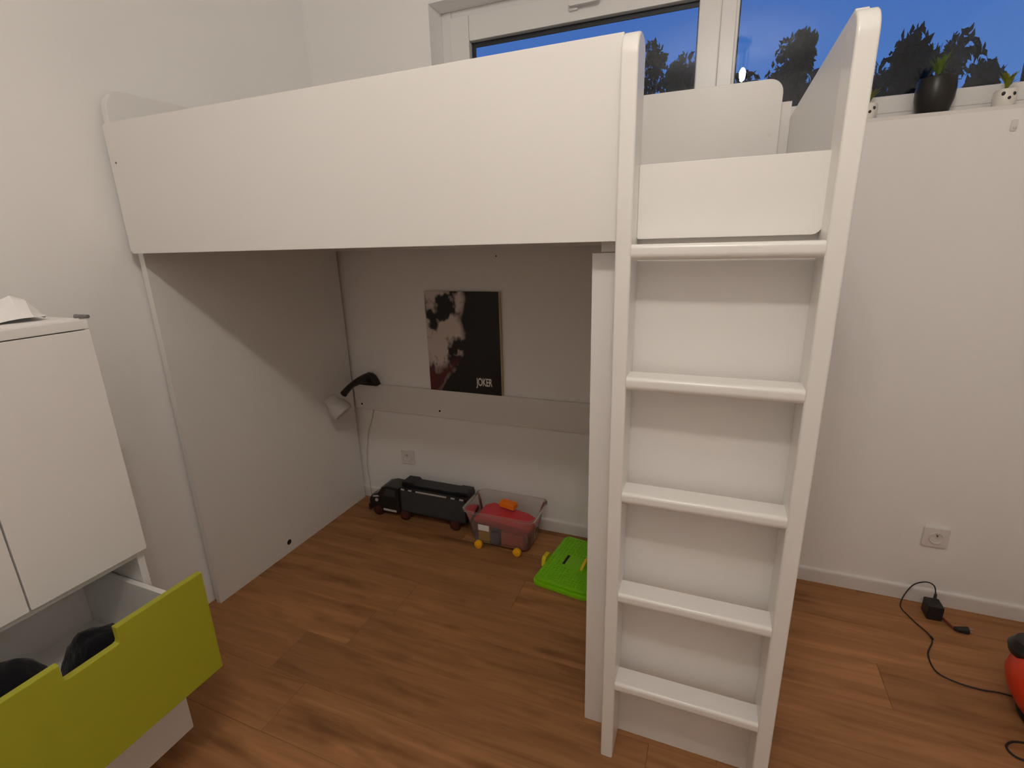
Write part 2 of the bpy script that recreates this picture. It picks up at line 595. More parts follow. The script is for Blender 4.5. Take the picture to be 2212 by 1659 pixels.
# handle on the top rail of the sash
b = B()
box(b, 1.222, 1.262, GY0 - 0.012, GY0 + 0.001, 2.306, 2.348, 0.005)
prism(b, rounded(1.228, 1.352, 2.314, 2.338, (0.008,) * 4, 4), 'y', GY0 - 0.034, GY0 - 0.016, 0.004)
disc(b, (1.242, GY0 - 0.016, 2.326), 0.011, 'y', 0.016, 14)
obj('window_handle', b, 'window_plastic', sash)
b = B(); box(b, WX0 + 0.001, WX1 - 0.001, YB + 0.0005, GY0 + 0.012, WZ0 - 0.001, WZ0 + 0.012, 0.002)
obj('window_sill', b, 'white_trim', win)

# ------------------------------------------------------------------ outdoors
b = B(); box(b, -60, 60, YO + 0.05, 90, -0.6, -0.5)
struct(obj('ground', b, 'lawn', None, False), 'dark lawn outside the window')


def tree(x, y, h, r, label, conical=0.5, n=1500, leaf=0.30, seed=0):
    rnd = random.Random(seed)
    t = thing('tree', (x, y, -0.5), label, 'tree', 'trees beyond the window')
    bt = B()
    tube(bt, [(x, y, -0.5), (x + 0.05, y, h * 0.4), (x, y, h * 0.85)], [r * 0.09, r * 0.07, r * 0.02], 8, 4)
    obj('trunk', bt, 'tree_bark', t)
    vs, fs = [], []
    lobes = [(rnd.uniform(0.12, 1.0), rnd.uniform(0, 2 * PI), rnd.uniform(0.15, 0.95)) for _ in range(26)]
    for i in range(n):
        lz, la, lr = lobes[rnd.randrange(len(lobes))]
        env = r * (1 - conical * lz) * (0.55 if lz > 0.9 else 1.0)
        c = Vector((math.cos(la) * env * lr * 0.8, math.sin(la) * env * lr * 0.8, 0.5 + lz * (h - 0.9)))
        d = Vector((rnd.gauss(0, 1), rnd.gauss(0, 1), rnd.gauss(0, 1))).normalized() * rnd.random() ** 0.5
        c += Vector((d.x * r * 0.38, d.y * r * 0.38, d.z * r * 0.50))
        q = Euler((rnd.uniform(0, 6), rnd.uniform(0, 6), rnd.uniform(0, 6))).to_matrix()
        s = leaf * rnd.uniform(0.5, 1.1)
        k = len(vs)
        for (u, w) in ((-1, 0), (0, -0.5), (1, 0), (0, 0.5)):
            vs.append(c + q @ Vector((u * s, w * s, 0.08 * s * u * u)))
        fs.append((k, k + 1, k + 2, k + 3))
    me = bpy.data.meshes.new('foliage')
    me.from_pydata([tuple(v) for v in vs], [], fs)
    me.materials.append(MATS['tree_leaf'])
    o = bpy.data.objects.new('foliage', me)
    COL.objects.link(o); o.parent = t
    o['kind'] = 'stuff'
    return t


TREES = [
    (6.58, 18.0, 7.2, 1.15, 'tall dark tree right behind the black vase on the sill', 0.45, 2600),
    (9.30, 24.0, 8.4, 1.45, 'dark tree between the black vase and the right pot', 0.45, 2200),
    (12.2, 30.0, 9.0, 1.4, 'low rounded dark tree near the right edge of the window', 0.4, 1800),
    (8.15, 28.0, 8.9, 1.7, 'dark tree rising left of the black vase', 0.35, 2000),
    (5.90, 22.0, 6.5, 1.2, 'short dark tree just right of the taller ladder post', 0.3, 1600),
    (9.70, 20.0, 6.1, 1.0, 'small dark tree at the extreme right of the pane', 0.35, 1500),
    (3.75, 18.0, 7.8, 0.85, 'slim tall tree nearest the sloping footboard edge', 0.55, 1800),
    (3.65, 26.0, 9.9, 1.3, 'dark tree right of the bright lamp reflection', 0.45, 2200),
    (2.20, 22.0, 7.9, 1.3, 'dark tree behind the bright lamp reflection', 0.35, 2200),
    (0.25, 18.0, 7.3, 1.0, 'dark tree at the mullion end of the left pane', 0.35, 2000),
    (-1.30, 24.0, 10.0, 1.2, 'dark tree right beside the shorter ladder post', 0.5, 2200),
    (-3.95, 20.0, 9.1, 0.9, 'dark tree top peeking over the middle of the bed guard', 0.5, 1500),
    (-7.60, 24.0, 10.4, 0.9, 'narrow tree top left of the guard middle', 0.5, 1200),
    (-11.0, 28.0, 12.1, 1.1, 'faint tree top at the left end of the left pane', 0.5, 1300),
    (11.6, 38.0, 10.2, 3.0, 'wide far tree behind the vase', 0.25, 3400),
    (17.6, 38.0, 10.0, 2.6, 'wide far tree behind the right sill pot', 0.25, 2600),
    (5.0, 38.0, 11.4, 2.8, 'wide far tree left of the footboard', 0.25, 3400),
    (-1.2, 38.0, 12.8, 2.6, 'wide far tree low in the left pane', 0.25, 3200),
]
for i, (x, y, h, r, lb, co, n) in enumerate(TREES):
    tree(x, y, h, r, lb, co, n, 0.20 if y < 30 else 0.32, 20 + i)

# ------------------------------------------------------------------ loft bed
bed = thing('loft_bed', (1.03, 0.45, 0.0), 'white loft bed with closed guard panels and a five rung ladder', 'bed')
ZB, ZT = 1.425, 1.818
E0, E1 = 0.0, 0.026
b = B(); prism(b, [(0.0, 0.0), (0.962, 0.0), (0.962, 1.44), (0.0, 1.44)], 'x', E0, E1, 0.0015)
ep = obj('end_panel', b, 'white_foil', bed)
b = B()
lathe(b, [(0.0045, -0.001), (0.016, -0.001), (0.016, 0.0012), (0.0135, 0.0016), (0.0135, -0.0005)], 16, Matrix.Translation((E1, 0.384, 0.055)) @ Matrix.Rotation(PI / 2, 4, 'Y'))
obj('hole_rim', b, 'white_foil', ep)
b = B(); disc(b, (E1 + 0.0002, 0.384, 0.055), 0.0136, 'x', 0.001)
obj('bolt_hole', b, 'dark_hole', ep)
b = B(); prism(b, rounded(-0.013, 0.955, 1.44, 1.9275, (0, 0, 0.05, 0.06)), 'x', E0, E1, 0.002)
obj('headboard', b, 'white_foil', bed)
b = B(); prism(b, rounded(0.034, 1.649, ZB, ZT, (0.016, 0.0, 0.0, 0.012)), 'y', -0.043, -0.014, 0.0015)
gd = obj('guard_panel', b, 'white_foil', bed)
b = B(); disc(b, (0.062, -0.0432, 1.703), 0.0035, 'y', 0.001, 10)
obj('screw_cap', b, 'grey_plastic', gd)
# ladder posts with rounded tops
for (x0, x1, zt) in ((1.649, 1.683, 1.8175), (2.035, 2.070, 1.792)):
    b = B(); prism(b, rounded(-0.076, 0.02, 0.0, zt, (0, 0, 0.03, 0.05), 8), 'x', x0, x1, 0.005, 3)
    obj('ladder_post', b, 'white_lacquer', bed)
# rungs: bar with a half round front
for i in range(5):
    zt = 1.4179 - 0.2871 * i
    th = 0.032
    pts = [(-0.012, zt - th), (-0.062, zt - th)]
    for k in range(1, 7):          # soft lower front
        a = -0.5 * PI - 0.5 * PI * k / 6
        pts.append((-0.062 + 0.014 * math.cos(a), zt - th + 0.014 + 0.014 * math.sin(a)))
    for k in range(0, 6):          # tighter upper front
        a = PI - 0.5 * PI * k / 5
        pts.append((-0.067 + 0.009 * math.cos(a), zt - 0.009 + 0.009 * math.sin(a)))
    pts += [(-0.016, zt), (-0.012, zt - 0.004)]
    b = B(); prism(b, pts, 'x', 1.6825, 2.0355)
    obj('rung', b, 'white_lacquer', bed, True, 50)
b = B(); prism(b, rounded(1.579, 2.052, 0.0, 1.4, (0,) * 4), 'y', 0.02, 0.042, 0.0015)
lb = obj('ladder_back_panel', b, 'white_foil', bed)
b = B(); prism(b, rounded(1.60, 2.052, 1.402, ZB + 0.02, (0,) * 4), 'y', 0.0205, 0.042, 0.001)
obj('ladder_back_strip', b, 'white_foil', bed)
b = B(); prism(b, rounded(1.683, 2.037, ZB + 0.003, 1.580, (0.004, 0.018, 0.003, 0.003)), 'y', -0.002, 0.019, 0.0015)
obj('entry_panel', b, 'white_foil', bed)
b = B(); prism(b, [(0.043, 0.0), (0.955, 0.0), (0.955, 1.44), (0.043, 1.44)], 'x', 2.030, 2.052, 0.0015)
obj('end_panel', b, 'white_foil', bed)
b = B(); prism(b, rounded(0.0205, 0.955, 1.4405, 1.815, (0, 0, 0.012, 0.012)), 'x', 2.046, 2.068, 0.0015)
ft = obj('footboard', b, 'white_foil', bed)
b = B(); disc(b, (2.0458, 0.06, 1.715), 0.0035, 'x', 0.0012, 10)
obj('bolt_hole', b, 'dark_hole', ft)
b = B(); disc(b, (2.0455, 0.06, 1.755), 0.010, 'x', 0.0016, 16)
obj('bolt_cap', b, 'white_lacquer', ft)
b = B(); prism(b, rounded(E1, 2.046, 1.405, 1.862, (0, 0, 0, 0)), 'y', 0.935, 0.955, 0.0015)
obj('back_panel', b, 'white_foil', bed)
b = B(); prism(b, rounded(0.05, 2.014, 1.50, 1.932, (0.01, 0.01, 0.045, 0.045)), 'y', 0.914, 0.934, 0.0015)
bg = obj('back_guard', b, 'white_foil', bed)
b = B(); disc(b, (1.985, 0.9137, 1.76), 0.006, 'y', 0.0016, 14)
obj('bolt_cap', b, 'white_lacquer', bg)
b = B(); box(b, E1, 2.030, 0.0, 0.914, 1.4455, 1.475, 0.0)
box(b, E1, 1.579, -0.0135, 0.0, 1.4455, 1.475)
obj('bed_base', b, 'white_foil', bed)
b = B(); prism(b, rounded(E1, 2.030, 0.554, 0.703, (0.002,) * 4), 'y', 0.972, 0.9895, 0.002)
rl = obj('back_rail', b, 'white_foil', bed)
for (x, z) in ((0.071, 0.581), (0.568, 0.589)):
    b = B(); disc(b, (x, 0.9718, z), 0.0055, 'y', 0.001, 12)
    obj('bolt_hole', b, 'dark_hole', rl)

# ------------------------------------------------------------------ cabinet by the left wall
CY1, CY0, CX1 = -0.462, -0.966, 0.48
CM = (CY0 + CY1) / 2
cab = thing('storage_cabinet', (0.24, CM, 0.0), 'tall white cabinet with an open lime green drawer by the left wall', 'cabinet')
b = B()
box(b, -0.006, CX1, CY1 - 0.018, CY1, 0.05, 1.262, 0.001, 1)
box(b, -0.006, CX1, CY0, CY0 + 0.018, 0.05, 1.262, 0.001, 1)
box(b, -0.006, 0.004, CY0 + 0.018, CY1 - 0.018, 0.05, 1.262)
box(b, 0.004, CX1, CY0 + 0.018, CY1 - 0.018, 0.05, 0.068)
box(b, 0.004, CX1 - 0.001, CY0 + 0.018, CY1 - 0.018, 0.650, 0.668)
box(b, 0.004, CX1 - 0.003, CY0 + 0.018, CY1 - 0.018, 0.345, 0.352)
obj('body', b, 'white_foil', cab)
b = B(); box(b, -0.006, CX1 + 0.021, CY0, CY1, 1.2622, 1.284, 0.002)
obj('top_board', b, 'white_foil', cab)
b = B(); box(b, 0.0, CX1 - 0.04, CY0 + 0.01, CY1 - 0.01, 0.0, 0.05)
obj('plinth', b, 'white_foil', cab)
for (a, e) in ((CM + 0.0015, CY1), (CY0, CM - 0.0015)):
    b = B(); prism(b, rounded(a, e, 0.672, 1.260, (0.004,) * 4, 3), 'x', CX1 + 0.002, CX1 + 0.021, 0.002)
    obj('door', b, 'white_foil', cab)
# green drawer, pulled out, with a finger notch
DX = 0.700
dz0, dz1, n0, n1, nz = 0.352, 0.646, CM - 0.055, CM + 0.050, 0.606
pts = [(CY0, dz0), (CY1, dz0), (CY1, dz1), (n1, dz1), (n1, nz + 0.008), (n1 - 0.002, nz + 0.002), (n1 - 0.008, nz), (n0 + 0.008, nz), (n0 + 0.002, nz + 0.002), (n0, nz + 0.008), (n0, dz1), (CY0, dz1)]
b = B(); prism(b, pts, 'x', DX - 0.018, DX, 0.0025)
df = obj('drawer_front', b, 'green_front', cab)
df['label'] = 'lime green drawer front with a finger notch'
b = B()
box(b, 0.21, DX - 0.0185, CY1 - 0.036, CY1 - 0.022, 0.375, 0.575, 0.001, 1)
box(b, 0.21, DX - 0.0185, CY0 + 0.022, CY0 + 0.036, 0.375, 0.575, 0.001, 1)
box(b, 0.205, 0.219, CY0 + 0.036, CY1 - 0.036, 0.375, 0.575, 0.001, 1)
box(b, 0.219, DX - 0.0185, CY0 + 0.036, CY1 - 0.036, 0.375, 0.387)
obj('drawer_box', b, 'white_foil', cab)
b = B(); prism(b, rounded(CY0, CY1, 0.055, 0.342, (0.004,) * 4, 3), 'x', CX1 + 0.002, CX1 + 0.021, 0.0025)
obj('drawer_front', b, 'white_foil', cab)


def lump(c, size, amp, seed, sub=4, flat=0.0):
    t = B()
    bmesh.ops.create_icosphere(t, subdivisions=sub, radius=1.0)
    for v in t.verts:
        p = v.co.copy()
        nv = noise.noise(p * 1.7 + Vector((seed, seed * 2, 0))) + 0.5 * noise.noise(p * 4.1 + Vector((seed, 0, seed)))
        p *= 1 + amp * nv
        v.co = Vector((c[0] + p.x * size[0], c[1] + p.y * size[1], max(c[2] + p.z * size[2], flat)))
    return t


tag(obj('clothing', lump((0.585, -0.655, 0.490), (0.085, 0.072, 0.105), 0.14, 3.3, 4, 0.3875), 'black_cloth', None, True, 180),
    'crumpled black garment in the green drawer behind its notch', 'clothing', 'clothes in the drawer')
tag(obj('clothing', lump((0.590, -0.815, 0.530), (0.080, 0.072, 0.115), 0.09, 8.1, 4, 0.3875), 'black_cloth', None, True, 180),
    'black garment piled at the left end of the green drawer', 'clothing', 'clothes in the drawer')


def crumple(x0, x1, y0, y1, z, h, seed, nx=26, ny=20):
    t = B()
    g = []
    for i in range(nx + 1):
        rowv = []
        for j in range(ny + 1):
            u, w = i / nx, j / ny
            p = Vector((u * 3, w * 2.4, seed))
            hz = abs(noise.noise(p * 1.3)) * 1.0 + abs(noise.noise(p * 3.1)) * 0.35
            edge = min(u, 1 - u, w, 1 - w) * 6
            hz = h * hz * min(1, 0.25 + edge)
            dx = 0.02 * noise.noise(p * 2 + Vector((9, 0, 0))); dy = 0.02 * noise.noise(p * 2 + Vector((0, 9, 0)))
            rowv.append(t.verts.new((x0 + u * (x1 - x0) + dx, y0 + w * (y1 - y0) + dy, z + 0.001 + hz)))
        g.append(rowv)
    for i in range(nx):
        for j in range(ny):
            t.faces.new((g[i][j], g[i + 1][j], g[i + 1][j + 1], g[i][j + 1]))
    r = bmesh.ops.extrude_face_region(t, geom=list(t.faces))
    bmesh.ops.translate(t, verts=[v for v in r['geom'] if isinstance(v, bmesh.types.BMVert)], vec=(0, 0, 0.0012))
    bmesh.ops.recalc_face_normals(t, faces=t.faces)
    return t


tag(obj('paper_sheet', crumple(0.10, 0.42, -0.93, -0.492, 1.2868, 0.145, 2.2), 'paper_white', None, True, 25),
    'crumpled white paper lying on top of the white cabinet', 'paper')
b = B(); box(b, 0.20, 0.485, -0.92, -0.470, 1.2842, 1.2864)
tag(obj('paper_sheet', b, 'paper_white'), 'flat white sheet under the crumpled paper on the cabinet', 'paper')
b = B(); tube(b, [(0.470, -0.468, 1.290), (0.505, -0.4615, 1.290)], [0.0055, 0.0045], 10)
tag(obj('pen', b, 'grey_plastic'), 'small grey pen end at the cabinet top corner', 'pen')

# ------------------------------------------------------------------ poster standing on the rail
po = thing('poster', (0.725, 0.979, 0.7032), 'dark art poster with a pale left half standing on the rail', 'poster')
b = B(); box(b, 0.527, 0.929, 0.9755, 0.986, 0.7034, 1.207)
obj('backing_board', b, 'poster_edge', po, False)
b = B(); box(b, 0.524, 0.922, 0.9735, 0.9755, 0.7034, 1.208)
pf = obj('printed_face', b, 'poster_print', po, False)
tc = bpy.data.curves.new('title', 'FONT')
tc.body = 'JOKER'; tc.size = 0.062; tc.extrude = 0.0003; tc.align_x = 'LEFT'; tc.offset = 0.0012
to = bpy.data.objects.new('title', tc)
COL.objects.link(to)
bpy.context.view_layer.update()
tm = bpy.data.meshes.new_from_object(to.evaluated_get(bpy.context.evaluated_depsgraph_get()))
bpy.data.objects.remove(to)
wx = max(v.co.x for v in tm.vertices) - min(v.co.x for v in tm.vertices)
x_min = min(v.co.x for v in tm.vertices)
for v in tm.vertices:
    x, y, z = v.co
    v.co = Vector((0.787 + (x - x_min) * 0.088 / wx - po.location.x, 0.9731 - z - po.location.y, 0.746 + y * 0.9 - po.location.z))
tm.materials.clear(); tm.materials.append(MATS['print_white'])
lt = bpy.data.objects.new('lettering', tm)
COL.objects.link(lt); lt.parent = po
lt['label'] = 'small white capital lettering'

# ------------------------------------------------------------------ clamp lamp on the rail
cl = thing('clamp_lamp', (0.15, 0.96, 0.7032), 'black clamp lamp with white shade on the rail in the corner', 'lamp')
b = B()
prism(b, [(0.095, 0.7035), (0.205, 0.7035), (0.196, 0.728), (0.180, 0.752), (0.160, 0.764), (0.130, 0.764), (0.100, 0.740)], 'y', 0.932, 0.986, 0.007)
obj('clamp', b, 'lamp_black', cl)
b = B(); tube(b, [(0.150, 0.962, 0.742), (0.146, 0.900, 0.745), (0.143, 0.820, 0.735), (0.143, 0.755, 0.708)], [0.030, 0.022, 0.015, 0.018], 14)
obj('arm', b, 'lamp_black', cl)
b = B()
ax = Vector((0.058, 0.010, -0.062)).normalized()
rm = Vector((0, 0, 1)).rotation_difference(ax).to_matrix().to_4x4()
lathe(b, [(0.0, -0.012), (0.026, -0.010), (0.034, 0.0), (0.035, 0.022), (0.038, 0.030), (0.050, 0.044), (0.055, 0.075), (0.054, 0.098), (0.051, 0.098), (0.052, 0.075), (0.047, 0.047), (0.034, 0.032)], 28, Matrix.Translation((0.082, 0.722, 0.685)) @ rm)
obj('shade', b, 'milky_shade', cl)
b = B(); tube(b, [(0.16, 0.9905, 0.72), (0.13, 0.9865, 0.53), (0.085, 0.980, 0.40), (0.060, 0.972, 0.22), (0.066, 0.970, 0.10), (0.075, 0.966, 0.004), (0.13, 0.955, 0.004)], 0.0028, 6)
obj('cord', b, 'cord_white', cl)

# ------------------------------------------------------------------ wall sockets and hook


def socket(x, z, label):
    t = thing('wall_socket', (x, YB, z - 0.041), label, 'socket')
    b = B(); prism(b, rounded(x - 0.041, x + 0.041, z - 0.041, z + 0.041, (0.006,) * 4, 4), 'y', YB - 0.011, YB - 0.0003, 0.003)
    obj('cover_plate', b, 'socket_white', t)
    b = B()
    lathe(b, [(0.0235, -0.0002), (0.0235, 0.004), (0.0215, 0.0045), (0.0200, 0.001), (0.0200, -0.006), (0.0, -0.0065)], 28, Matrix.Translation((x, YB - 0.0112, z)) @ Matrix.Rotation(PI / 2, 4, 'X'))
    obj('recess', b, 'socket_white', t)
    for dx in (-0.0095, 0.0095):
        b = B(); disc(b, (x + dx, YB - 0.0053, z), 0.0028, 'y', 0.0008, 10)
        obj('pin_hole', b, 'dark_hole', t)
    b = B(); disc(b, (x, YB - 0.0125, z + 0.0125), 0.0025, 'y', 0.014, 10)
    obj('earth_pin', b, 'chrome_grey', t)


socket(2.716, 0.292, 'white wall socket above the cable on the right wall section')
socket(0.336, 0.290, 'white wall socket in the shade under the bed')
wh = thing('wall_hook', (2.672, YB, 1.725), 'tiny white hook on the wall below the right sill pot', 'hook')
b = B(); prism(b, rounded(2.664, 2.680, 1.718, 1.750, (0.004,) * 4, 3), 'y', YB - 0.004, YB - 0.0003)
obj('hook_plate', b, 'socket_white', wh)
b = B(); tube(b, [(2.672, YB - 0.003, 1.728), (2.672, YB - 0.014, 1.726), (2.672, YB - 0.016, 1.736)], 0.0025, 8)
obj('hook_arm', b, 'socket_white', wh)

# ------------------------------------------------------------------ toy lorry
tr = thing('toy_truck', (0.48, 0.875, 0.0), 'black toy transporter truck on the floor under the bed', 'toy truck')
b = B(); box(b, 0.372, 0.772, 0.822, 0.934, 0.045, 0.188, 0.006)
trl = obj('trailer', b, 'toy_black', tr)
b = B(); prism(b, rounded(0.384, 0.764, 0.056, 0.176, (0.008,) * 4, 4), 'y', 0.8195, 0.8222, 0.001)
obj('side_panel', b, 'toy_slate', trl)
b = B(); prism(b, [(0.372, 0.188), (0.378, 0.210), (0.440, 0.212), (0.455, 0.200), (0.690, 0.200), (0.705, 0.206), (0.765, 0.206), (0.772, 0.188)], 'y', 0.850, 0.930, 0.002)
rf = obj('roof_rack', b, 'toy_black', trl)
b = B(); box(b, 0.46, 0.60, 0.848, 0.925, 0.199, 0.2035, 0.001, 1)
obj('roof_panel', b, 'toy_red', rf)
for (a, e) in ((0.388, 0.408), (0.432, 0.452), (0.478, 0.660), (0.686, 0.708), (0.736, 0.758)):
    b = B(); box(b, a, e, 0.8185, 0.8225, 0.178, 0.185)
    obj('light_strip', b, 'toy_silver', trl, False)
b = B()
prism(b, [(0.172, 0.030), (0.368, 0.030), (0.368, 0.178), (0.300, 0.182), (0.262, 0.172), (0.226, 0.128), (0.186, 0.112), (0.170, 0.085)], 'y', 0.822, 0.932, 0.007)
cb = obj('cab', b, 'toy_black', tr)
b = B(); prism(b, [(0.2225, 0.1335), (0.2575, 0.1745), (0.2615, 0.172), (0.2265, 0.130)], 'y', 0.832, 0.922)
obj('windscreen', b, 'toy_silver', cb)
b = B(); prism(b, [(0.268, 0.125), (0.345, 0.125), (0.345, 0.165), (0.292, 0.167)], 'y', 0.8195, 0.8225)
obj('side_window', b, 'toy_slate', cb)
b = B(); prism(b, [(0.198, 0.105), (0.238, 0.112), (0.232, 0.120), (0.200, 0.113)], 'y', 0.8195, 0.8225)
obj('headlight', b, 'toy_silver', cb)
b = B(); disc(b, (0.222, 0.8205, 0.090), 0.0095, 'y', 0.004, 16)
obj('badge', b, 'toy_silver', cb)
b = B(); box(b, 0.163, 0.176, 0.818, 0.936, 0.022, 0.058, 0.004)
obj('bumper', b, 'tyre_dark_red', cb)
b = B(); box(b, 0.262, 0.345, 0.818, 0.826, 0.034, 0.046, 0.002)
obj('step', b, 'toy_silver', cb)
for x in (0.226, 0.398, 0.700):
    for (y, s) in ((0.826, -1), (0.928, 1)):
        b = B()
        lathe(b, [(0.0, -0.013), (0.020, -0.013), (0.027, -0.010), (0.029, -0.004), (0.029, 0.004), (0.027, 0.010), (0.020, 0.013), (0.0, 0.013)], 22, Matrix.Translation((x, y, 0.029)) @ Matrix.Rotation(PI / 2, 4, 'X'))
        wv = obj('wheel', b, 'tyre_dark_red', tr)
        b = B(); disc(b, (x, y + s * 0.0135, 0.029), 0.013, 'y', 0.003, 14)
        obj('hub', b, 'hub_red', wv)

# ------------------------------------------------------------------ wheeled plastic toy box
bx = thing('toy_box', (0.98, 0.832, 0.0), 'translucent wheeled plastic box of toys under the bed', 'toy box')


def tapered(bm, zs):
    """open tub from a list of (x0,x1,y0,y1,r,z) loops"""
    loops = []
    t = B()
    for (x0, x1, y0, y1, r, z) in zs:
        loops.append([t.verts.new((p[0], p[1], z)) for p in rounded(x0, x1, y0, y1, (r,) * 4, 4)])
    n = len(loops[0])
    for a, c in zip(loops[:-1], loops[1:]):
        for i in range(n):
            t.faces.new((a[i], a[(i + 1) % n], c[(i + 1) % n], c[i]))
    return t, loops


t, L = tapered(None, [(0.842, 1.128, 0.742, 0.918, 0.03, 0.022), (0.815, 1.152, 0.724, 0.932, 0.035, 0.15), (0.805, 1.162, 0.718, 0.938, 0.035, 0.186), (0.796, 1.172, 0.708, 0.947, 0.04, 0.190), (0.796, 1.172, 0.708, 0.947, 0.04, 0.198), (0.806, 1.162, 0.718, 0.937, 0.035, 0.198)])
t.faces.new(L[0])
bmesh.ops.recalc_face_normals(t, faces=t.faces)
obj('tub', t, 'milky_plastic', bx)
b = B(); box(b, 0.882, 0.940, 0.7255, 0.7275, 0.098, 0.128, 0.0)
obj('sticker', b, 'paper_white', bx, False)
for x in (0.882, 1.082):
    for (y, s) in ((0.722, -1), (0.934, 1)):
        b = B()
        lathe(b, [(0.0, -0.010), (0.016, -0.010), (0.020, -0.007), (0.020, 0.007), (0.016, 0.010), (0.006, 0.010), (0.005, 0.013), (0.0, 0.013)], 22, Matrix.Translation((x, y, 0.0202)) @ Matrix.Rotation(-s * PI / 2, 4, 'X'))
        obj('wheel', b, 'yellow_plastic', bx)


def brick(cx, cy, z, l, w, h, rz, mat, label, nx=4, ny=2, tilt=0.0):
    bmk = B()
    box(bmk, -l / 2, l / 2, -w / 2, w / 2, 0, h, 0.002, 1)
    for i in range(nx):
        for j in range(ny):
            disc(bmk, ((i + 0.5) * l / nx - l / 2, (j + 0.5) * w / ny - w / 2, h + 0.002), min(l / nx, w / ny) * 0.3, 'z', 0.006, 10)
    bmk.transform(Matrix.Translation((cx, cy, z)) @ Matrix.Rotation(rz, 4, 'Z') @ Matrix.Rotation(tilt, 4, 'Y'))
    return tag(obj('toy_brick', bmk, mat), label, 'toy brick', 'bricks in the plastic box')


brick(0.898, 0.775, 0.0225, 0.06, 0.045, 0.055, 0.1, 'brick_yellow', 'yellow toy brick at the front left inside the plastic box', 3, 2)
brick(0.955, 0.778, 0.0225, 0.040, 0.05, 0.058, 0.0, 'brick_blue', 'slate blue toy brick behind the box front wall', 1, 2)
brick(1.046, 0.785, 0.0225, 0.115, 0.062, 0.066, -0.05, 'brick_coral', 'coral toy brick at the front right inside the box', 4, 3)
brick(0.93, 0.87, 0.0225, 0.13, 0.065, 0.05, 0.05, 'brick_pink', 'pink toy brick at the back left inside the box', 4, 2)
brick(1.06, 0.88, 0.0225, 0.09, 0.05, 0.06, 0.0, 'brick_red', 'red toy brick at the back right inside the box', 3, 2)
brick(0.985, 0.868, 0.163, 0.085, 0.042, 0.026, -0.22, 'brick_orange', 'bright orange toy brick on top of the heap in the box', 4, 2)
b = B()
prism(b, [(-0.145, 0.0), (0.145, 0.0), (0.150, 0.012), (0.090, 0.034), (-0.100, 0.046), (-0.150, 0.020)], 'y', -0.065, 0.065, 0.004)
b.transform(Matrix.Translation((0.985, 0.835, 0.098)) @ Matrix.Rotation(-0.10, 4, 'Z') @ Matrix.Rotation(0.03, 4, 'Y') @ Matrix.Rotation(0.10, 4, 'X'))
tag(obj('toy_ramp', b, 'brick_red'), 'red sloped toy ramp lying across the heap in the box', 'toy')

# ------------------------------------------------------------------ green lid of the box
LA = math.atan2(0.365, 0.048)
LM = Matrix.Translation((1.212, 0.555, 0.0)) @ Matrix.Rotation(LA, 4, 'Z')
lid = thing('box_lid', (1.36, 0.72, 0.0), 'lime green studded box lid lying on the floor', 'lid')
LL, LW = 0.375, 0.262


def lid_part(name, bm, mat, kind=None):
    bm.transform(LM)
    o = obj(name, bm, mat, lid)
    if kind:
        o['kind'] = kind
    return o


b = B(); prism(b, rounded(0, LL, -LW, 0, (0.03,) * 4, 6), 'z', 0.0005, 0.020, 0.004)
lid_part('lid_rim', b, 'green_plastic')
b = B(); prism(b, rounded(0.010, LL - 0.010, -LW + 0.010, -0.010, (0.026,) * 4, 6), 'z', 0.020, 0.034, 0.004)
lid_part('lid_top', b, 'green_plastic')
b = B()
for i in range(21):
    for j in range(14):
        u, w = 0.030 + i * 0.0158, -0.028 - j * 0.0158
        if 7 <= i <= 12 and 4 <= j <= 9:
            continue
        t = B(); bmesh.ops.create_cone(t, cap_ends=True, segments=8, radius1=0.0045, radius2=0.0042, depth=0.004)
        _join(b, t, Matrix.Translation((u, w, 0.0358)))
lid_part('stud_field', b, 'green_plastic', 'stuff')
b = B(); box(b, 0.150, 0.220, -0.092, -0.080, 0.0335, 0.0345); lid_part('handle_slot', b, 'dark_hole')
b = B(); tube(b, [(0.145, -0.175, 0.034), (0.155, -0.178, 0.050), (0.185, -0.180, 0.056), (0.215, -0.178, 0.050), (0.225, -0.175, 0.034)], 0.008, 10)
lid_part('handle', b, 'yellow_clip')
b = B(); prism(b, [(0.135, 0.0005), (0.205, 0.0005), (0.200, 0.030), (0.190, 0.042), (0.150, 0.042), (0.140, 0.030)], 'y', -0.002, 0.018, 0.004)
lid_part('clip', b, 'yellow_clip')

# ------------------------------------------------------------------ adapter, cable, plug
ad = thing('power_adapter', (2.725, 0.925, 0.0), 'black power adapter with thin cable on the floor by the wall', 'adapter')
b = B(); box(b, 2.700, 2.750, 0.875, 0.935, 0.0005, 0.060, 0.005)
obj('adapter_body', b, 'cord_black', ad)
b = B(); tube(b, [(2.735, 0.930, 0.055), (2.741, 0.945, 0.072)], [0.0055, 0.004], 10)
obj('strain_relief', b, 'cord_black', ad)
b = B(); tube(b, [(2.741, 0.945, 0.070), (2.735, 0.958, 0.098), (2.705, 0.960, 0.106), (2.665, 0.958, 0.075), (2.632, 0.925, 0.006), (2.650, 0.849, 0.004), (2.683, 0.763, 0.004), (2.645, 0.672, 0.004), (2.643, 0.593, 0.004), (2.688, 0.563, 0.004), (2.747, 0.556, 0.004), (2.80, 0.562, 0.004), (2.842, 0.555, 0.005)], 0.0024, 6, 8)
obj('cable', b, 'cord_black', ad)
b = B(); tube(b, [(2.683, 0.770, 0.0045), (2.684, 0.757, 0.0045)], 0.0042, 8)
obj('cable_tie', b, 'cord_black', ad)
pg = thing('power_plug', (2.79, 0.84, 0.0), 'small black plug with short red lead beside the adapter', 'plug')
b = B(); tube(b, [(2.757, 0.894, 0.006), (2.764, 0.872, 0.006), (2.774, 0.838, 0.008)], 0.0042, 8)
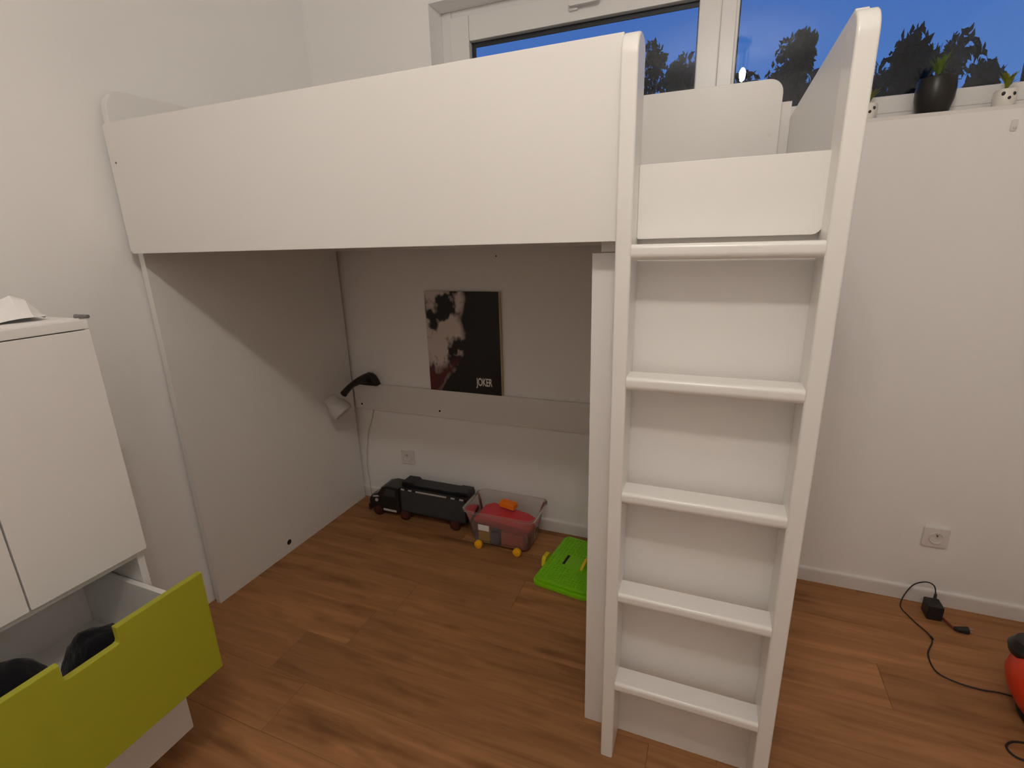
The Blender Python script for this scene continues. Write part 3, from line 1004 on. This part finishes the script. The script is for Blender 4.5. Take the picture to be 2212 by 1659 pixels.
obj('lead', b, 'cord_red', pg)
b = B(); tube(b, [(2.772, 0.840, 0.010), (2.786, 0.835, 0.013), (2.812, 0.838, 0.014)], [0.006, 0.010, 0.0135], 12)
obj('plug_body', b, 'cord_black', pg)
for dz in (0.008, 0.020):
    b = B(); tube(b, [(2.810, 0.838, dz), (2.828, 0.840, dz)], 0.002, 8)
    obj('prong', b, 'chrome_grey', pg)

# ------------------------------------------------------------------ orange toy at the right edge
tv = thing('plastic_toy', (2.90, 0.47, 0.0), 'orange red rounded plastic toy at the right edge of the floor', 'toy')
b = B()
lathe(b, [(0.0, 0.022), (0.06, 0.024), (0.095, 0.045), (0.118, 0.085), (0.128, 0.125), (0.122, 0.165), (0.100, 0.192), (0.06, 0.205), (0.0, 0.208)], 32, Matrix.Translation((2.892, 0.470, 0.0)) @ Matrix.Diagonal((1.0, 1.25, 1.0, 1.0)))
bd = obj('shell', b, 'orange_red_plastic', tv)
b = B(); lathe(b, [(0.0, 0.0), (0.07, 0.0), (0.085, 0.012), (0.082, 0.03), (0.05, 0.033), (0.0, 0.033)], 28, Matrix.Translation((2.892, 0.470, 0.0005)) @ Matrix.Diagonal((1.0, 1.25, 1.0, 1.0)))
obj('base', b, 'cord_black', tv)
b = B(); lathe(b, [(0.0, 0.0), (0.055, 0.0), (0.060, 0.02), (0.045, 0.045), (0.0, 0.052)], 24, Matrix.Translation((2.836, 0.545, 0.178)))
obj('cap', b, 'lamp_black', tv)
b = B(); tube(b, [(2.84, 0.56, 0.222), (2.86, 0.58, 0.262), (2.93, 0.57, 0.275), (2.97, 0.53, 0.205)], 0.014, 10)
obj('handle', b, 'dark_olive_plastic', tv)
b = B(); disc(b, (2.784, 0.42, 0.14), 0.012, 'x', 0.012, 16)
obj('button', b, 'toy_red', tv)
b = B(); tube(b, [(2.83, 0.40, 0.02), (2.80, 0.385, 0.004), (2.752, 0.372, 0.004), (2.728, 0.345, 0.004), (2.742, 0.318, 0.004), (2.80, 0.318, 0.004), (2.86, 0.33, 0.004)], 0.003, 6)
obj('cable', b, 'cord_black', tv)

# ------------------------------------------------------------------ pots on the sill


def leaves(bm, cx, cy, z, n, h, spread, wdt, rnd):
    for i in range(n):
        a = 2 * PI * i / n + rnd.uniform(-0.3, 0.3)
        s = spread * rnd.uniform(0.3, 1.0)
        hh = h * rnd.uniform(0.65, 1.0)
        d = Vector((math.cos(a), math.sin(a), 0)); sd = Vector((-math.sin(a), math.cos(a), 0))
        prev = None
        t = B()
        K = 5
        for k in range(K + 1):
            u = k / K
            c = Vector((cx, cy, z)) + d * (s * u * u) + Vector((0, 0, hh * u * (1.15 - 0.15 * u)))
            w = wdt * (0.5 + 1.2 * u) * (1 - u) ** 0.6 + 0.0004
            cur = (t.verts.new(c - sd * w), t.verts.new(c + sd * w))
            if prev:
                t.faces.new((prev[0], prev[1], cur[1], cur[0]))
            prev = cur
        _join(bm, t)


rnd = random.Random(3)
SY, SZ = 1.042, WZ0 + 0.0123


def potted(name, x, prof, mat, label, leafmat, lh, n, spread, wdt, z_soil, face=False, fx=0):
    t = thing(name, (x, SY, SZ), label, 'plant pot')
    b = B(); lathe(b, prof, 32, Matrix.Translation((x, SY, SZ)))
    p = obj('pot', b, mat, t)
    rr = max(r for r, z in prof) * 0.85
    b = B(); disc(b, (x, SY, SZ + z_soil), rr, 'z', 0.004, 20)
    obj('soil', b, 'dark_hole', t)
    b = B(); leaves(b, x, SY, SZ + z_soil, n, lh, spread, wdt, rnd)
    obj('leaves', b, leafmat, t, False)
    return t, p


potted('plant_vase', 2.470, [(0.0, 0.0), (0.038, 0.0), (0.044, 0.006), (0.053, 0.045), (0.0545, 0.075), (0.051, 0.104), (0.048, 0.108), (0.046, 0.104), (0.048, 0.09), (0.0, 0.088)], 'ceramic_black',
       'black rounded vase with a green plant on the sill', 'leaf_green', 0.085, 22, 0.042, 0.006, 0.092)


def face_pot(x, label, flip):
    prof = [(0.0, 0.0), (0.022, 0.0), (0.027, 0.008), (0.030, 0.028), (0.028, 0.048), (0.025, 0.052), (0.023, 0.050), (0.025, 0.044), (0.0, 0.042)]
    t, p = potted('animal_pot', x, prof, 'ceramic_white', label, 'leaf_yellow', 0.060, 22, 0.036, 0.0055, 0.045)
    # dark eyes and nose on the side facing the room
    for (dx, dz, r) in ((-0.013, 0.037, 0.0055), (0.013, 0.035, 0.0050), (0.002, 0.024, 0.0045)):
        yy = SY - math.sqrt(0.0302 ** 2 - dx * dx) + 0.0012
        b = B()
        t2 = B(); bmesh.ops.create_uvsphere(t2, u_segments=12, v_segments=8, radius=r)
        _join(b, t2, Matrix.Translation((x + dx, yy, SZ + dz)) @ Matrix.Diagonal((1, 0.45, 1.1, 1)))
        obj('eye' if dz > 0.03 else 'nose', b, 'face_black', p)


face_pot(2.652, 'white animal face pot right of the black vase on the sill', 0)
face_pot(2.288, 'white animal face pot half hidden by the ladder post', 1)

# ------------------------------------------------------------------ crystal chandelier (seen mirrored in the pane)
ch = thing('chandelier', (LAMP.x, LAMP.y, ZC), 'crystal chandelier whose bright reflection shows in the window pane', 'lamp')
b = B(); lathe(b, [(0.0, 0.0), (0.15, 0.0), (0.155, -0.010), (0.15, -0.030), (0.0, -0.034)], 32, Matrix.Translation((LAMP.x, LAMP.y, ZC - 0.0005)))
obj('ceiling_plate', b, 'lamp_metal', ch)
for (dx, dy) in ((-0.10, -0.03), (0.0, -0.05), (0.118, -0.03), (0.0, 0.05)):
    b = B(); tube(b, [(LAMP.x + dx, LAMP.y + dy, ZC - 0.03), (LAMP.x + dx, LAMP.y + dy, LAMP.z + 0.046)], 0.008, 8)
    obj('lamp_holder', b, 'lamp_metal', ch)
    b = B()
    t = B(); bmesh.ops.create_icosphere(t, subdivisions=2, radius=0.024)
    _join(b, t, Matrix.Translation((LAMP.x + dx, LAMP.y + dy, LAMP.z)) @ Matrix.Diagonal((1, 1, 2.0, 1)))
    obj('bulb', b, 'bulb_glow', ch, True, 180)
bead = B()
bmesh.ops.create_icosphere(bead, subdivisions=1, radius=0.0055)
bead_me = bpy.data.meshes.new('crystal_bead')
bead.to_mesh(bead_me); bead.free()
bead_me.materials.append(MATS['crystal_glass'])
b = B()
for rr, n, z0, k in ((0.150, 22, ZC - 0.045, 20), (0.030, 8, ZC - 0.045, 26)):
    for i in range(n):
        a = 2 * PI * i / n
        for j in range(k):
            t = B(); bmesh.ops.create_icosphere(t, subdivisions=1, radius=0.0058)
            _join(b, t, Matrix.Translation((LAMP.x + rr * math.cos(a), LAMP.y + rr * math.sin(a), z0 - j * 0.0125)))
o = obj('crystal_strands', b, 'crystal_glass', ch, False)
o['kind'] = 'stuff'
bpy.data.meshes.remove(bead_me)
